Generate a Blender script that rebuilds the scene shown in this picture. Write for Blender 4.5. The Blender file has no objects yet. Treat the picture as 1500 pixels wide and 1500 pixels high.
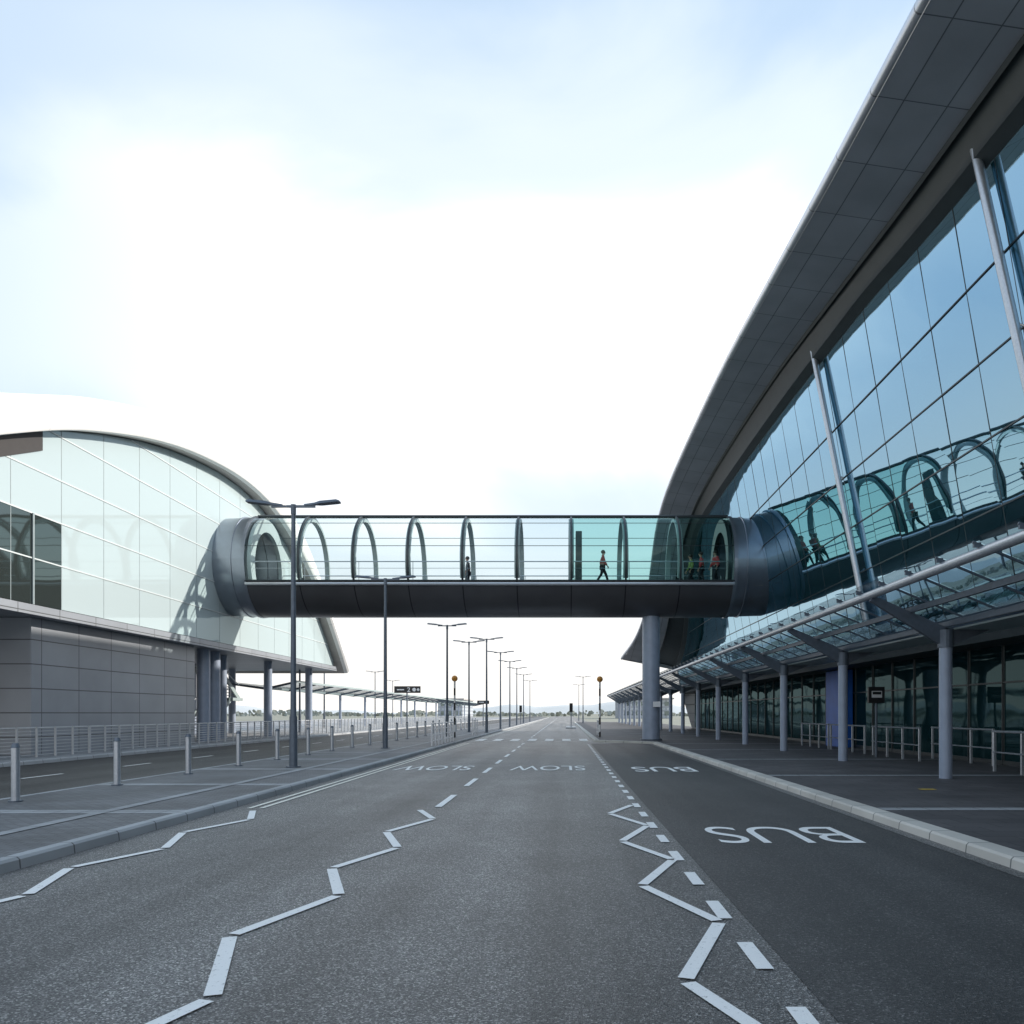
import bpy, bmesh, math, random
from mathutils import Vector, Matrix
random.seed(4)
S=bpy.context.scene; C=S.collection
S.view_settings.view_transform='Standard'; S.view_settings.look='None'; S.view_settings.exposure=0; S.view_settings.gamma=1
R=math.radians
# ------------------------------------------------ materials
def newmat(name):
    m=bpy.data.materials.new(name); m.use_nodes=True
    nt=m.node_tree; b=nt.nodes['Principled BSDF']; return m,nt,b
def N(nt,t,**k):
    n=nt.nodes.new(t)
    for a,v in k.items(): setattr(n,a,v)
    return n
def col(c): return (c[0],c[1],c[2],1)
def simple(name,c,rough=.5,metal=0,var=.12,scale=3,bump=0):
    m,nt,b=newmat(name)
    g=N(nt,'ShaderNodeNewGeometry'); n=N(nt,'ShaderNodeTexNoise'); n.inputs['Scale'].default_value=scale; n.inputs['Detail'].default_value=5
    nt.links.new(g.outputs['Position'],n.inputs['Vector'])
    r=N(nt,'ShaderNodeValToRGB'); r.color_ramp.elements[0].position=.3; r.color_ramp.elements[1].position=.7
    r.color_ramp.elements[0].color=col([x*(1-var) for x in c]); r.color_ramp.elements[1].color=col([min(1,x*(1+var)) for x in c])
    nt.links.new(n.outputs['Fac'],r.inputs['Fac']); nt.links.new(r.outputs['Color'],b.inputs['Base Color'])
    b.inputs['Roughness'].default_value=rough; b.inputs['Metallic'].default_value=metal
    if bump:
        bp=N(nt,'ShaderNodeBump'); bp.inputs['Strength'].default_value=bump; bp.inputs['Distance'].default_value=.01
        nt.links.new(n.outputs['Fac'],bp.inputs['Height']); nt.links.new(bp.outputs['Normal'],b.inputs['Normal'])
    return m
def panel(name,c1,c2,seam,axes,w,h,mortar=.02,rough=.4,metal=0,ph=(0,0),offset=0,noise=.15):
    m,nt,b=newmat(name)
    g=N(nt,'ShaderNodeNewGeometry'); s=N(nt,'ShaderNodeSeparateXYZ'); cb=N(nt,'ShaderNodeCombineXYZ')
    nt.links.new(g.outputs['Position'],s.inputs[0])
    for i in range(2):
        a=N(nt,'ShaderNodeMath',operation='ADD'); a.inputs[1].default_value=ph[i]+w*200*(i==0)+h*200*(i==1)
        nt.links.new(s.outputs[axes[i]],a.inputs[0]); nt.links.new(a.outputs[0],cb.inputs[i])
    br=N(nt,'ShaderNodeTexBrick'); br.offset=offset; br.squash=1; br.inputs['Scale'].default_value=1
    br.inputs['Brick Width'].default_value=w; br.inputs['Row Height'].default_value=h; br.inputs['Mortar Size'].default_value=mortar
    br.inputs['Mortar Smooth'].default_value=.1; br.inputs['Bias'].default_value=0
    br.inputs['Color1'].default_value=col(c1); br.inputs['Color2'].default_value=col(c2); br.inputs['Mortar'].default_value=col(seam)
    nt.links.new(cb.outputs[0],br.inputs['Vector'])
    n=N(nt,'ShaderNodeTexNoise'); n.inputs['Scale'].default_value=.6; n.inputs['Detail'].default_value=6; nt.links.new(g.outputs['Position'],n.inputs['Vector'])
    mr=N(nt,'ShaderNodeMapRange'); mr.inputs[1].default_value=.3; mr.inputs[2].default_value=.7; mr.inputs[3].default_value=1-noise; mr.inputs[4].default_value=1+noise
    nt.links.new(n.outputs['Fac'],mr.inputs[0])
    mx=N(nt,'ShaderNodeVectorMath',operation='SCALE'); nt.links.new(br.outputs['Color'],mx.inputs[0]); nt.links.new(mr.outputs[0],mx.inputs['Scale'])
    nt.links.new(mx.outputs[0],b.inputs['Base Color'])
    bp=N(nt,'ShaderNodeBump'); bp.inputs['Strength'].default_value=.4; bp.inputs['Distance'].default_value=.01; bp.invert=True
    nt.links.new(br.outputs['Fac'],bp.inputs['Height']); nt.links.new(bp.outputs['Normal'],b.inputs['Normal'])
    b.inputs['Roughness'].default_value=rough; b.inputs['Metallic'].default_value=metal
    return m
def asphalt(name,base,chip,rough=.6,coarse=1.0,chips=.5):
    m,nt,b=newmat(name)
    g=N(nt,'ShaderNodeNewGeometry')
    f=N(nt,'ShaderNodeTexNoise'); f.inputs['Scale'].default_value=80; f.inputs['Detail'].default_value=3; f.inputs['Roughness'].default_value=.7
    v=N(nt,'ShaderNodeTexVoronoi'); v.inputs['Scale'].default_value=95
    mp=N(nt,'ShaderNodeMapping'); mp.inputs['Scale'].default_value=(1.0,.045,1)
    t=N(nt,'ShaderNodeTexNoise'); t.inputs['Scale'].default_value=1; t.inputs['Detail'].default_value=4
    p=N(nt,'ShaderNodeTexNoise'); p.inputs['Scale'].default_value=.5; p.inputs['Detail'].default_value=9; p.inputs['Roughness'].default_value=.66
    for q in (f,v,p): nt.links.new(g.outputs['Position'],q.inputs['Vector'])
    nt.links.new(g.outputs['Position'],mp.inputs[0]); nt.links.new(mp.outputs[0],t.inputs['Vector'])
    sx=N(nt,'ShaderNodeSeparateColor'); nt.links.new(v.outputs['Color'],sx.inputs[0])
    r=N(nt,'ShaderNodeValToRGB'); e=r.color_ramp.elements
    e[0].position=0; e[0].color=col([base*.36,base*.36,base*.36]); e[1].position=1; e[1].color=col([chip*1.04,chip,chip*.96])
    x=e.new(chips); x.color=col([base*1.03,base,base*.98]); x=e.new(min(.97,chips+.32)); x.color=col([base*1.8,base*1.75,base*1.7])
    nt.links.new(sx.outputs[0],r.inputs['Fac'])
    fm=N(nt,'ShaderNodeMapRange'); fm.inputs[1].default_value=.32; fm.inputs[2].default_value=.68; fm.inputs[3].default_value=.38; fm.inputs[4].default_value=1.6; nt.links.new(f.outputs['Fac'],fm.inputs[0])
    a=N(nt,'ShaderNodeMapRange'); a.inputs[1].default_value=.3; a.inputs[2].default_value=.7; a.inputs[3].default_value=.52; a.inputs[4].default_value=1.48
    c=N(nt,'ShaderNodeMapRange'); c.inputs[1].default_value=.3; c.inputs[2].default_value=.7; c.inputs[3].default_value=.72; c.inputs[4].default_value=1.28
    nt.links.new(t.outputs['Fac'],a.inputs[0]); nt.links.new(p.outputs['Fac'],c.inputs[0])
    mu=N(nt,'ShaderNodeMath',operation='MULTIPLY'); nt.links.new(a.outputs[0],mu.inputs[0]); nt.links.new(c.outputs[0],mu.inputs[1])
    m2=N(nt,'ShaderNodeMath',operation='MULTIPLY'); nt.links.new(mu.outputs[0],m2.inputs[0]); nt.links.new(fm.outputs[0],m2.inputs[1])
    sc=N(nt,'ShaderNodeVectorMath',operation='SCALE'); nt.links.new(r.outputs['Color'],sc.inputs[0]); nt.links.new(m2.outputs[0],sc.inputs['Scale'])
    nt.links.new(sc.outputs[0],b.inputs['Base Color'])
    bp=N(nt,'ShaderNodeBump'); bp.inputs['Strength'].default_value=.8*coarse; bp.inputs['Distance'].default_value=.012
    nt.links.new(v.outputs['Distance'],bp.inputs['Height'])
    bp2=N(nt,'ShaderNodeBump'); bp2.inputs['Strength'].default_value=.5*coarse; bp2.inputs['Distance'].default_value=.01
    nt.links.new(f.outputs['Fac'],bp2.inputs['Height']); nt.links.new(bp.outputs['Normal'],bp2.inputs['Normal'])
    nt.links.new(bp2.outputs['Normal'],b.inputs['Normal'])
    b.inputs['Roughness'].default_value=rough; b.inputs['Specular IOR Level'].default_value=.6
    return m
def paint(name,c,wear=.42):
    m,nt,b=newmat(name)
    g=N(nt,'ShaderNodeNewGeometry')
    f=N(nt,'ShaderNodeTexNoise'); f.inputs['Scale'].default_value=28; f.inputs['Detail'].default_value=8; f.inputs['Roughness'].default_value=.75
    nt.links.new(g.outputs['Position'],f.inputs['Vector'])
    r=N(nt,'ShaderNodeValToRGB'); e=r.color_ramp.elements; e[0].position=wear-.06; e[0].color=(.16,.16,.16,1); e[1].position=wear+.05; e[1].color=col(c)
    nt.links.new(f.outputs['Fac'],r.inputs['Fac']); nt.links.new(r.outputs['Color'],b.inputs['Base Color']); b.inputs['Roughness'].default_value=.6
    bp=N(nt,'ShaderNodeBump'); bp.inputs['Strength'].default_value=.4; bp.inputs['Distance'].default_value=.01
    nt.links.new(f.outputs['Fac'],bp.inputs['Height']); nt.links.new(bp.outputs['Normal'],b.inputs['Normal'])
    return m
def schlick(nt,f0,f90):
    """two-sided reflectance curve: f0 face-on rising to f90 at grazing"""
    L=N(nt,'ShaderNodeLayerWeight'); L.inputs['Blend'].default_value=.5
    p=N(nt,'ShaderNodeMath',operation='POWER'); p.inputs[1].default_value=5; nt.links.new(L.outputs['Facing'],p.inputs[0])
    a=N(nt,'ShaderNodeMath',operation='MULTIPLY_ADD'); a.inputs[1].default_value=f90-f0; a.inputs[2].default_value=f0; a.use_clamp=True
    nt.links.new(p.outputs[0],a.inputs[0]); return a.outputs[0]
def mirrorglass(name,gl,base,f0,f90=1,rough=.02,wob=.0):
    m=bpy.data.materials.new(name); m.use_nodes=True; nt=m.node_tree; nt.nodes.remove(nt.nodes['Principled BSDF'])
    o=nt.nodes['Material Output']; G=N(nt,'ShaderNodeBsdfGlossy'); G.inputs['Color'].default_value=col(gl); G.inputs['Roughness'].default_value=rough
    D=N(nt,'ShaderNodeBsdfDiffuse'); D.inputs['Color'].default_value=col(base)
    M=N(nt,'ShaderNodeMixShader'); nt.links.new(schlick(nt,f0,f90),M.inputs[0]); nt.links.new(D.outputs[0],M.inputs[1]); nt.links.new(G.outputs[0],M.inputs[2]); nt.links.new(M.outputs[0],o.inputs[0])
    if wob:
        g=N(nt,'ShaderNodeNewGeometry'); n=N(nt,'ShaderNodeTexNoise'); n.inputs['Scale'].default_value=.55; n.inputs['Detail'].default_value=1
        nt.links.new(g.outputs['Position'],n.inputs['Vector'])
        bp=N(nt,'ShaderNodeBump'); bp.inputs['Strength'].default_value=wob; bp.inputs['Distance'].default_value=.1
        nt.links.new(n.outputs['Fac'],bp.inputs['Height']); nt.links.new(bp.outputs['Normal'],G.inputs['Normal'])
    return m
def clearglass(name,tint,f0=.03,f90=.5,rough=.0,gl=(1,1,1)):
    m=bpy.data.materials.new(name); m.use_nodes=True; nt=m.node_tree; nt.nodes.remove(nt.nodes['Principled BSDF'])
    o=nt.nodes['Material Output']; G=N(nt,'ShaderNodeBsdfGlossy'); G.inputs['Color'].default_value=col(gl); G.inputs['Roughness'].default_value=rough
    T=N(nt,'ShaderNodeBsdfTransparent'); T.inputs['Color'].default_value=col(tint)
    M=N(nt,'ShaderNodeMixShader'); nt.links.new(schlick(nt,f0,f90),M.inputs[0]); nt.links.new(T.outputs[0],M.inputs[1]); nt.links.new(G.outputs[0],M.inputs[2]); nt.links.new(M.outputs[0],o.inputs[0])
    return m
M={}
M['asph']=asphalt('asphalt_worn',.108,.46,.46,1,.5)
M['asph2']=asphalt('asphalt_new',.040,.17,.58,.6,.6)
M['ground']=simple('ground_grass',(.26,.26,.21),.9,0,.2,.05)
M['white']=paint('road_paint_white',(.88,.87,.85),.37)
M['yellow']=paint('road_paint_pale_yellow',(.82,.79,.70),.38)
M['cover']=simple('yellow_cover_paint',(.6,.42,.05),.6,0,.2,20)
M['kerb']=panel('kerb_concrete',(.58,.55,.50),(.50,.475,.43),(.17,.17,.16),(1,0),.915,9,.012,.8,0)
M['kerbd']=panel('kerb_granite',(.40,.41,.42),(.33,.34,.35),(.13,.13,.13),(1,0),.915,9,.012,.75,0)
M['pave']=panel('paving_blocks',(.145,.15,.16),(.10,.105,.115),(.05,.05,.055),(0,1),.2,.1,.008,.6,0,(0,0),.5,.3)
M['paveband']=panel('paving_band',(.34,.35,.36),(.28,.285,.295),(.09,.09,.09),(0,1),.4,.4,.008,.7,0)
M['paver']=panel('paving_slabs',(.092,.086,.088),(.066,.063,.066),(.035,.035,.035),(0,1),.6,.4,.010,.65,0,(0,0),.5,.25)
M['steel']=simple('brushed_steel',(.56,.59,.63),.32,.7,.08,20)
M['galv']=simple('galvanised_grey_paint',(.13,.155,.19),.45,.35,.10,8)
M['rail']=simple('pale_galvanised_steel',(.54,.55,.56),.5,.3,.06,8)
M['colgrey']=simple('blue_grey_column_paint',(.31,.36,.45),.4,.1,.07,3)
M['shell']=panel('bridge_metal_shell',(.13,.13,.14),(.12,.12,.13),(.03,.03,.035),(0,2),2.83,50,.03,.32,.5,(-.39,0),0,.1)
M['collar']=simple('collar_metal',(.32,.35,.40),.28,.8,.08,1.5)
M['frame']=simple('dark_window_frame',(.045,.055,.06),.4,.4,.1,4)
M['rib']=simple('pale_steel_rib',(.36,.43,.43),.45,.0,.05,2)
M['sill']=simple('aluminium_sill',(.62,.64,.66),.3,.6,.05,2)
M['floor']=simple('bridge_floor',(.16,.16,.16),.6,0,.1,2)
M['soffit']=panel('soffit_panel',(.43,.44,.47),(.40,.41,.44),(.15,.15,.16),(1,0),2.2,.95,.016,.45,.15,(0,.1),0,.12)
M['fascia']=panel('fascia_aluminium',(.66,.67,.70),(.64,.65,.68),(.3,.3,.31),(1,2),2.2,60,.02,.33,.7,(0,20),0,.06)
M['darkband']=simple('dark_soffit_trim',(.045,.055,.058),.5,.1,.1,2)
M['roof']=panel('white_roof_sheet',(.93,.92,.90),(.92,.91,.89),(.74,.74,.73),(1,0),3.0,50,.02,.45,0,(0,0),0,.03)
M['lsoff']=simple('grey_roof_soffit',(.42,.40,.38),.6,0,.08,2)
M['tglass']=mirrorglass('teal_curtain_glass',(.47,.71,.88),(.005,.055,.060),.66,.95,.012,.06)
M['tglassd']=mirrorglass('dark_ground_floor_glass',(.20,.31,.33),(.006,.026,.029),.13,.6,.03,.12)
M['lglass']=mirrorglass('pale_curtain_glass',(.72,.86,.88),(.47,.55,.56),.11,.35,.03,0)
M['lglassd']=mirrorglass('dark_window_glass',(.30,.38,.38),(.04,.05,.048),.34,.6,.03,.05)
M['mull']=simple('mullion_dark',(.03,.04,.045),.4,.4,.1,5)
M['mullp']=simple('mullion_grey',(.30,.35,.36),.45,.1,.08,5)
M['edge']=simple('pale_slab_edge',(.62,.66,.66),.45,.1,.05,5)
M['clad']=panel('grey_wall_cladding',(.34,.36,.39),(.31,.33,.36),(.11,.115,.12),(1,2),2.2,.86,.02,.42,.25,(0,.1),0,.08)
M['brown']=simple('dark_louvre',(.018,.014,.014),.6,0,.15,4)
M['bglass']=clearglass('bridge_glass',(.94,.98,.975),.02,.45,0,(.8,.95,.95))
M['bglassrefl']=clearglass('bridge_glass_reflection_tint',(.68,.87,.84),.03,.5,0,(.7,.95,.9))  # greenish reflection on the right-hand bays, put into the glass tint
M['cglass']=clearglass('canopy_glass',(.55,.58,.59),.05,.5,.05,(.75,.77,.78))
M['concrete']=simple('concrete',(.33,.33,.32),.8,0,.12,2)
M['blue']=simple('blue_wall_panel',(.012,.10,.42),.45,0,.1,2)
M['black']=simple('black_sign_panel',(.015,.015,.017),.4,0,.1,4)
M['signw']=simple('sign_white',(.8,.8,.8),.5,0,.03,4)
M['amber']=simple('amber_globe',(.75,.33,.06),.3,0,.08,5)
M['hill']=simple('hazy_hill',(.56,.58,.58),1,0,.06,.01)  # distance haze is put into the hill colour
M['bldg']=panel('far_building_wall',(.46,.49,.51),(.38,.42,.45),(.30,.32,.35),(0,2),2,1.2,.25,.7)  # wall tones paled to carry distance haze
M['tree']=simple('far_tree_foliage',(.28,.30,.27),.95,0,.25,.4)  # foliage greyed and lightened, haze painted into the colour
M['skin']=simple('skin',(.45,.27,.20),.55,0,.05,20)
M['hair']=simple('hair_dark',(.03,.02,.015),.6,0,.2,40)
M['red']=simple('red_jacket',(.50,.03,.03),.7,0,.1,10)
M['navy']=simple('dark_clothing',(.02,.022,.03),.8,0,.1,10)
M['hiviz']=simple('hi_vis_vest',(.20,.28,.05),.6,0,.1,10)
def stripes():
    m,nt,b=newmat('black_white_bands'); g=N(nt,'ShaderNodeNewGeometry'); s=N(nt,'ShaderNodeSeparateXYZ'); nt.links.new(g.outputs['Position'],s.inputs[0])
    a=N(nt,'ShaderNodeMath',operation='MODULO'); a.inputs[1].default_value=.9; nt.links.new(s.outputs['Z'],a.inputs[0])
    c=N(nt,'ShaderNodeMath',operation='GREATER_THAN'); c.inputs[1].default_value=.45; nt.links.new(a.outputs[0],c.inputs[0])
    x=N(nt,'ShaderNodeMix',data_type='RGBA'); x.inputs[6].default_value=(.015,.015,.015,1); x.inputs[7].default_value=(.78,.78,.78,1); nt.links.new(c.outputs[0],x.inputs[0]); nt.links.new(x.outputs[2],b.inputs['Base Color']); return m
M['stripes']=stripes()
# ------------------------------------------------ mesh builder
XF=None
class B:
    def __init__(s): s.v=[]; s.f=[]
    def box(s,x0,x1,y0,y1,z0,z1):
        n=len(s.v); s.v+=[(x,y,z) for z in (z0,z1) for y in (y0,y1) for x in (x0,x1)]
        s.f+=[tuple(n+i for i in q) for q in ((0,2,3,1),(4,5,7,6),(0,1,5,4),(2,6,7,3),(0,4,6,2),(1,3,7,5))]; return s
    def quad(s,a,b,c,d): n=len(s.v); s.v+=[a,b,c,d]; s.f.append((n,n+1,n+2,n+3)); return s
    def poly(s,pts): n=len(s.v); s.v+=list(pts); s.f.append(tuple(range(n,n+len(pts)))); return s
    def cyl(s,p,q,r,r2=None,n=12,caps=True):
        p=Vector(p); q=Vector(q); r2=r if r2 is None else r2; d=(q-p).normalized()
        u=d.orthogonal().normalized(); w=d.cross(u); k=len(s.v)
        for c,rr in ((p,r),(q,r2)):
            for i in range(n):
                a=2*math.pi*i/n; s.v.append(tuple(c+u*rr*math.cos(a)+w*rr*math.sin(a)))
        for i in range(n): j=(i+1)%n; s.f.append((k+i,k+j,k+n+j,k+n+i))
        if caps: s.f.append(tuple(k+i for i in range(n))[::-1]); s.f.append(tuple(k+n+i for i in range(n)))
        return s
    def beam(s,p,q,w,h,h2=None):
        """bar between p and q, width w across, depth h at p and h2 at q (depth axis ~ z)"""
        p=Vector(p);q=Vector(q);h2=h if h2 is None else h2; d=(q-p).normalized()
        up=Vector((0,0,1)) if abs(d.z)<.95 else Vector((1,0,0)); sd=d.cross(up).normalized(); up=sd.cross(d)
        k=len(s.v)
        for c,hh in ((p,h),(q,h2)):
            for a,b in ((-1,-1),(1,-1),(1,1),(-1,1)): s.v.append(tuple(c+sd*a*w/2+up*b*hh/2))
        s.f+=[(k,k+1,k+2,k+3)[::-1],(k+4,k+5,k+6,k+7)]+[(k+i,k+(i+1)%4,k+4+(i+1)%4,k+4+i) for i in range(4)]; return s
    def grid(s,secs,close=False):
        k=len(s.v); m=len(secs[0])
        for c in secs: s.v+=[tuple(p) for p in c]
        for i in range(len(secs)-1):
            for j in range(m if close else m-1):
                jj=(j+1)%m; s.f.append((k+i*m+j,k+i*m+jj,k+(i+1)*m+jj,k+(i+1)*m+j))
        return s
    def sph(s,c,r,n=14,sx=1,sy=1,sz=1):
        secs=[]
        for i in range(n+1):
            a=math.pi*i/n-math.pi/2; rr=max(.001,math.cos(a)); secs.append([(c[0]+r*sx*rr*math.cos(2*math.pi*j/n),c[1]+r*sy*rr*math.sin(2*math.pi*j/n),c[2]+r*sz*math.sin(a)) for j in range(n)])
        return s.grid(secs,True)
    def obj(s,name,mat,parent=None,smooth=False,bevel=0,loc=None,kind=None):
        if XF: s.v=[XF(v) for v in s.v]
        L=Vector(loc) if loc else (Vector(parent.get('_w',(0,0,0))) if parent else Vector((0,0,0)))
        me=bpy.data.meshes.new(name); me.from_pydata([tuple(Vector(v)-L) for v in s.v],[],s.f); me.update()
        bm=bmesh.new(); bm.from_mesh(me); bmesh.ops.recalc_face_normals(bm,faces=bm.faces); bm.to_mesh(me); bm.free()
        me.materials.append(M[mat])
        if smooth:
            me.polygons.foreach_set('use_smooth',[True]*len(me.polygons)); 
            try: me.set_sharp_from_angle(angle=R(40))
            except Exception: pass
        o=bpy.data.objects.new(name,me); C.objects.link(o)
        if parent: o.parent=parent; o['_w']=tuple(L); 
        if parent and loc: o.location=L-Vector(parent['_w'])
        if not parent: o.location=L; o['_w']=tuple(L)
        if bevel:
            b=o.modifiers.new('bevel','BEVEL'); b.width=bevel; b.segments=2; b.limit_method='ANGLE'
        if kind: o['kind']=kind
        return o
def thing(name,loc,label,cat,group=None):
    e=bpy.data.objects.new(name,None); e.empty_display_size=.3; C.objects.link(e); e.location=loc; e['_w']=tuple(loc)
    e['label']=label; e['category']=cat
    if group: e['group']=group
    return e
def copy_thing(root,loc,rot=0,label=None):
    n=root.copy(); C.objects.link(n); n.location=loc; n.rotation_euler=(0,0,rot); n['_w']=tuple(loc)
    if label: n['label']=label
    def rec(src,dst):
        for c in list(src.children):
            k=c.copy(); C.objects.link(k); k.parent=dst; k.matrix_parent_inverse=c.matrix_parent_inverse.copy(); rec(c,k)
    rec(root,n); return n
def interp(t,x):
    if x<=t[0][0]: a,b=t[0],t[1]
    elif x>=t[-1][0]: a,b=t[-2],t[-1]
    else:
        for i in range(len(t)-1):
            if t[i][0]<=x<=t[i+1][0]: a,b=t[i],t[i+1]; break
        p0=t[max(0,i-1)]; p3=t[min(len(t)-1,i+2)]
        u=(x-a[0])/(b[0]-a[0]); m1=(b[1]-p0[1])/(b[0]-p0[0])*(b[0]-a[0]) if b[0]!=p0[0] else 0; m2=(p3[1]-a[1])/(p3[0]-a[0])*(b[0]-a[0])
        return (2*u**3-3*u*u+1)*a[1]+(u**3-2*u*u+u)*m1+(-2*u**3+3*u*u)*b[1]+(u**3-u*u)*m2
    return a[1]+(b[1]-a[1])*(x-a[0])/(b[0]-a[0])
def struct(o): o['kind']='structure'; return o
# ------------------------------------------------ ground, roads, pavements
struct(B().quad((-3000,-200,-.02),(3000,-200,-.02),(3000,4000,-.02),(-3000,4000,-.02)).obj('ground','ground'))
road=struct(B().quad((-5.6,-20,0),(4.6,-20,0),(4.6,420,0),(-5.6,420,0)).obj('road','asph'))
B().quad((1.42,-20,.004),(4.6,-20,.004),(4.6,44,.004),(1.42,42,.004)).obj('bus_lane_surface','asph2',road)
road2=struct(B().quad((-16.7,-20,.0),(-9.8,-20,.0),(-9.8,420,0),(-16.7,420,0)).obj('side_road','asph2'))
def pavement(pts,z,mat,name='pavement'):
    b=B(); b.poly([(x,y,z) for x,y in pts]); return struct(b.obj(name,mat))
pl=pavement([(-9.65,-20),(-5.75,-20),(-5.75,300),(-9.65,300)],.12,'pave')
bands=B()
for y in [7.2+4.6*i for i in range(22)]: bands.quad((-9.63,y,.124),(-5.77,y,.124),(-5.77,y+.42,.124),(-9.63,y+.42,.124))
bands.quad((-7.0,-20,.128),(-6.8,-20,.128),(-6.8,120,.128),(-7.0,120,.128))
bands.obj('paving_band','paveband',pl)
pr=pavement([(4.88,-20),(14.2,-20),(14.2,140),(1.95,140),(1.95,44.6),(4.88,41.8)],.12,'paver')
bands=B()
for y in [5.5+6.7*i for i in range(14)]: bands.quad((4.9,y,.124),(12.5,y,.124),(12.5,y+.3,.124),(4.9,y+.3,.124))
bands.obj('paving_band','paveband',pr)
B().quad((6.9,15.4,.129),(7.2,15.4,.129),(7.2,15.6,.129),(6.9,15.6,.129)).obj('painted_cover','cover',pr)
pavement([(-60,-20),(-16.9,-20),(-16.9,300),(-60,300)],.12,'paveband')
def kerb(path,w,mat,side=1):
    secs=[]
    for i,(x,y) in enumerate(path):
        d=Vector((0,0))
        if i>0: d+=(Vector(path[i])-Vector(path[i-1])).normalized()
        if i<len(path)-1: d+=(Vector(path[i+1])-Vector(path[i])).normalized()
        d.normalize(); n=Vector((d.y,-d.x))*side
        secs.append([(x,y,-.02),(x+n.x*.012,y+n.y*.012,.095),(x+n.x*.04,y+n.y*.04,.122),(x+n.x*w,y+n.y*w,.123),(x+n.x*w,y+n.y*w,.0)])
    return struct(B().grid(secs).obj('kerb',mat))
kerb([(4.6,-20),(4.6,41.6),(1.7,44.5),(1.7,140)],.30,'kerb',1)
kerb([(-5.6,-20),(-5.6,300)],.17,'kerbd',-1)
kerb([(-9.8,-20),(-9.8,300)],.17,'kerbd',1)
kerb([(-16.7,-20),(-16.7,300)],.22,'kerbd',-1)
B().quad((4.42,-20,.008),(4.6,-20,.008),(4.6,41.5,.008),(4.42,41.5,.008)).obj('gutter_strip','asph',road)
Z=.010
def seg(b,p,q,w,gap=.04):
    p=Vector(p);q=Vector(q); d=(q-p).normalized(); p=p+d*gap; q=q-d*gap
    n=Vector((-d.y,d.x))*w/2
    b.quad((p.x-n.x,p.y-n.y,Z),(q.x-n.x,q.y-n.y,Z),(q.x+n.x,q.y+n.y,Z),(p.x+n.x,p.y+n.y,Z))
def zigzag(xa,xb,pts,w=.10):
    b=B(); 
    for i in range(len(pts)-1): seg(b,((xa,xb)[i%2],pts[i]),((xa,xb)[(i+1)%2],pts[i+1]),w)
    b.obj('zigzag_marking','white',road)
zigzag(-2.39,-1.97,[3.2,4.47,5.72,7.0,8.22,9.48,10.74,12.05,13.2])
zigzag(-5.10,-4.71,[3.2,4.47,5.72,7.0,8.25,9.42,10.7,12.0,13.1])
zigzag(1.19,.72,[3.45,4.76,6.1,7.4,8.7,9.95,11.35,12.7,13.9])
b=B(); y=3.75
while y<41: b.quad((1.20,y,Z),(1.31,y,Z),(1.31,y+.58,Z),(1.20,y+.58,Z)); y+=1.225
b.obj('bus_lane_marking','white',road)
b=B(); y=13.6
while y<300:
    if not 42<y<50: b.quad((-2.2,y,Z),(-2.08,y,Z),(-2.08,y+2,Z),(-2.2,y+2,Z))
    y+=3.9
b.obj('lane_marking','white',road)
b=B()
for x in (-5.08,-5.28): b.quad((x-.04,13.4,Z),(x+.04,13.4,Z),(x+.04,43,Z),(x-.04,43,Z)); b.quad((x-.04,51,Z),(x+.04,51,Z),(x+.04,200,Z),(x-.04,200,Z))
b.obj('kerbside_line','yellow',road)
b=B()
for i in range(7): x=-5.2+i*1.02; b.quad((x,46.2,Z),(x+.5,46.2,Z),(x+.5,49.6,Z),(x,49.6,Z))
b.obj('zebra_crossing','white',road)
b=B()
for y in (45.2,50.6):
    x=-5.3
    while x<1.5: b.quad((x,y,Z),(x+.45,y,Z),(x+.45,y+.18,Z),(x,y+.18,Z)); x+=.8
b.obj('give_way_marking','white',road)
b=B(); y=6
while y<200: b.quad((-13.3,y,Z),(-13.18,y,Z),(-13.18,y+1.6,Z),(-13.3,y+1.6,Z)); y+=4.5
b.obj('lane_marking','white',road2)
b=B(); b.quad((-10.15,-10,Z),(-10.05,-10,Z),(-10.05,150,Z),(-10.15,150,Z)); b.obj('kerbside_line','yellow',road2)
def text(body,cx,cy,w,h,mat,parent,name,rot=math.pi,z=Z,loc3=None,off=-.004):
    cu=bpy.data.curves.new(name,'FONT'); cu.body=body; cu.align_x='CENTER'; cu.offset=off
    o=bpy.data.objects.new(name,cu); C.objects.link(o); bpy.context.view_layer.update()
    me=bpy.data.meshes.new_from_object(o.evaluated_get(bpy.context.evaluated_depsgraph_get())); bpy.data.objects.remove(o)
    xs=[v.co.x for v in me.vertices]; yy=[v.co.y for v in me.vertices]; ax,bx,ay,by=min(xs),max(xs),min(yy),max(yy)
    for v in me.vertices: v.co=Vector(((v.co.x-(ax+bx)/2)/(bx-ax)*w,(v.co.y-(ay+by)/2)/(by-ay)*h,0))
    me.materials.clear(); me.materials.append(M[mat]); ob=bpy.data.objects.new(name,me); C.objects.link(ob)
    ob.parent=parent; pw=Vector(parent['_w'])
    if loc3: ob.location=Vector(loc3)-pw; ob.rotation_euler=(math.pi/2,0,0)
    else: ob.location=Vector((cx,cy,z))-pw; ob.rotation_euler=(0,0,rot)
    return ob
text('BUS',2.82,10.5,1.80,1.4,'white',road,'bus_lettering')
text('BUS',2.83,22.8,1.75,1.9,'white',road,'bus_lettering',off=.004)
text('SLOW',-.46,23.3,2.15,1.9,'white',road,'slow_lettering',off=.002)
text('SLOW',-3.75,23.3,2.15,1.9,'white',road,'slow_lettering',off=.002)
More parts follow.
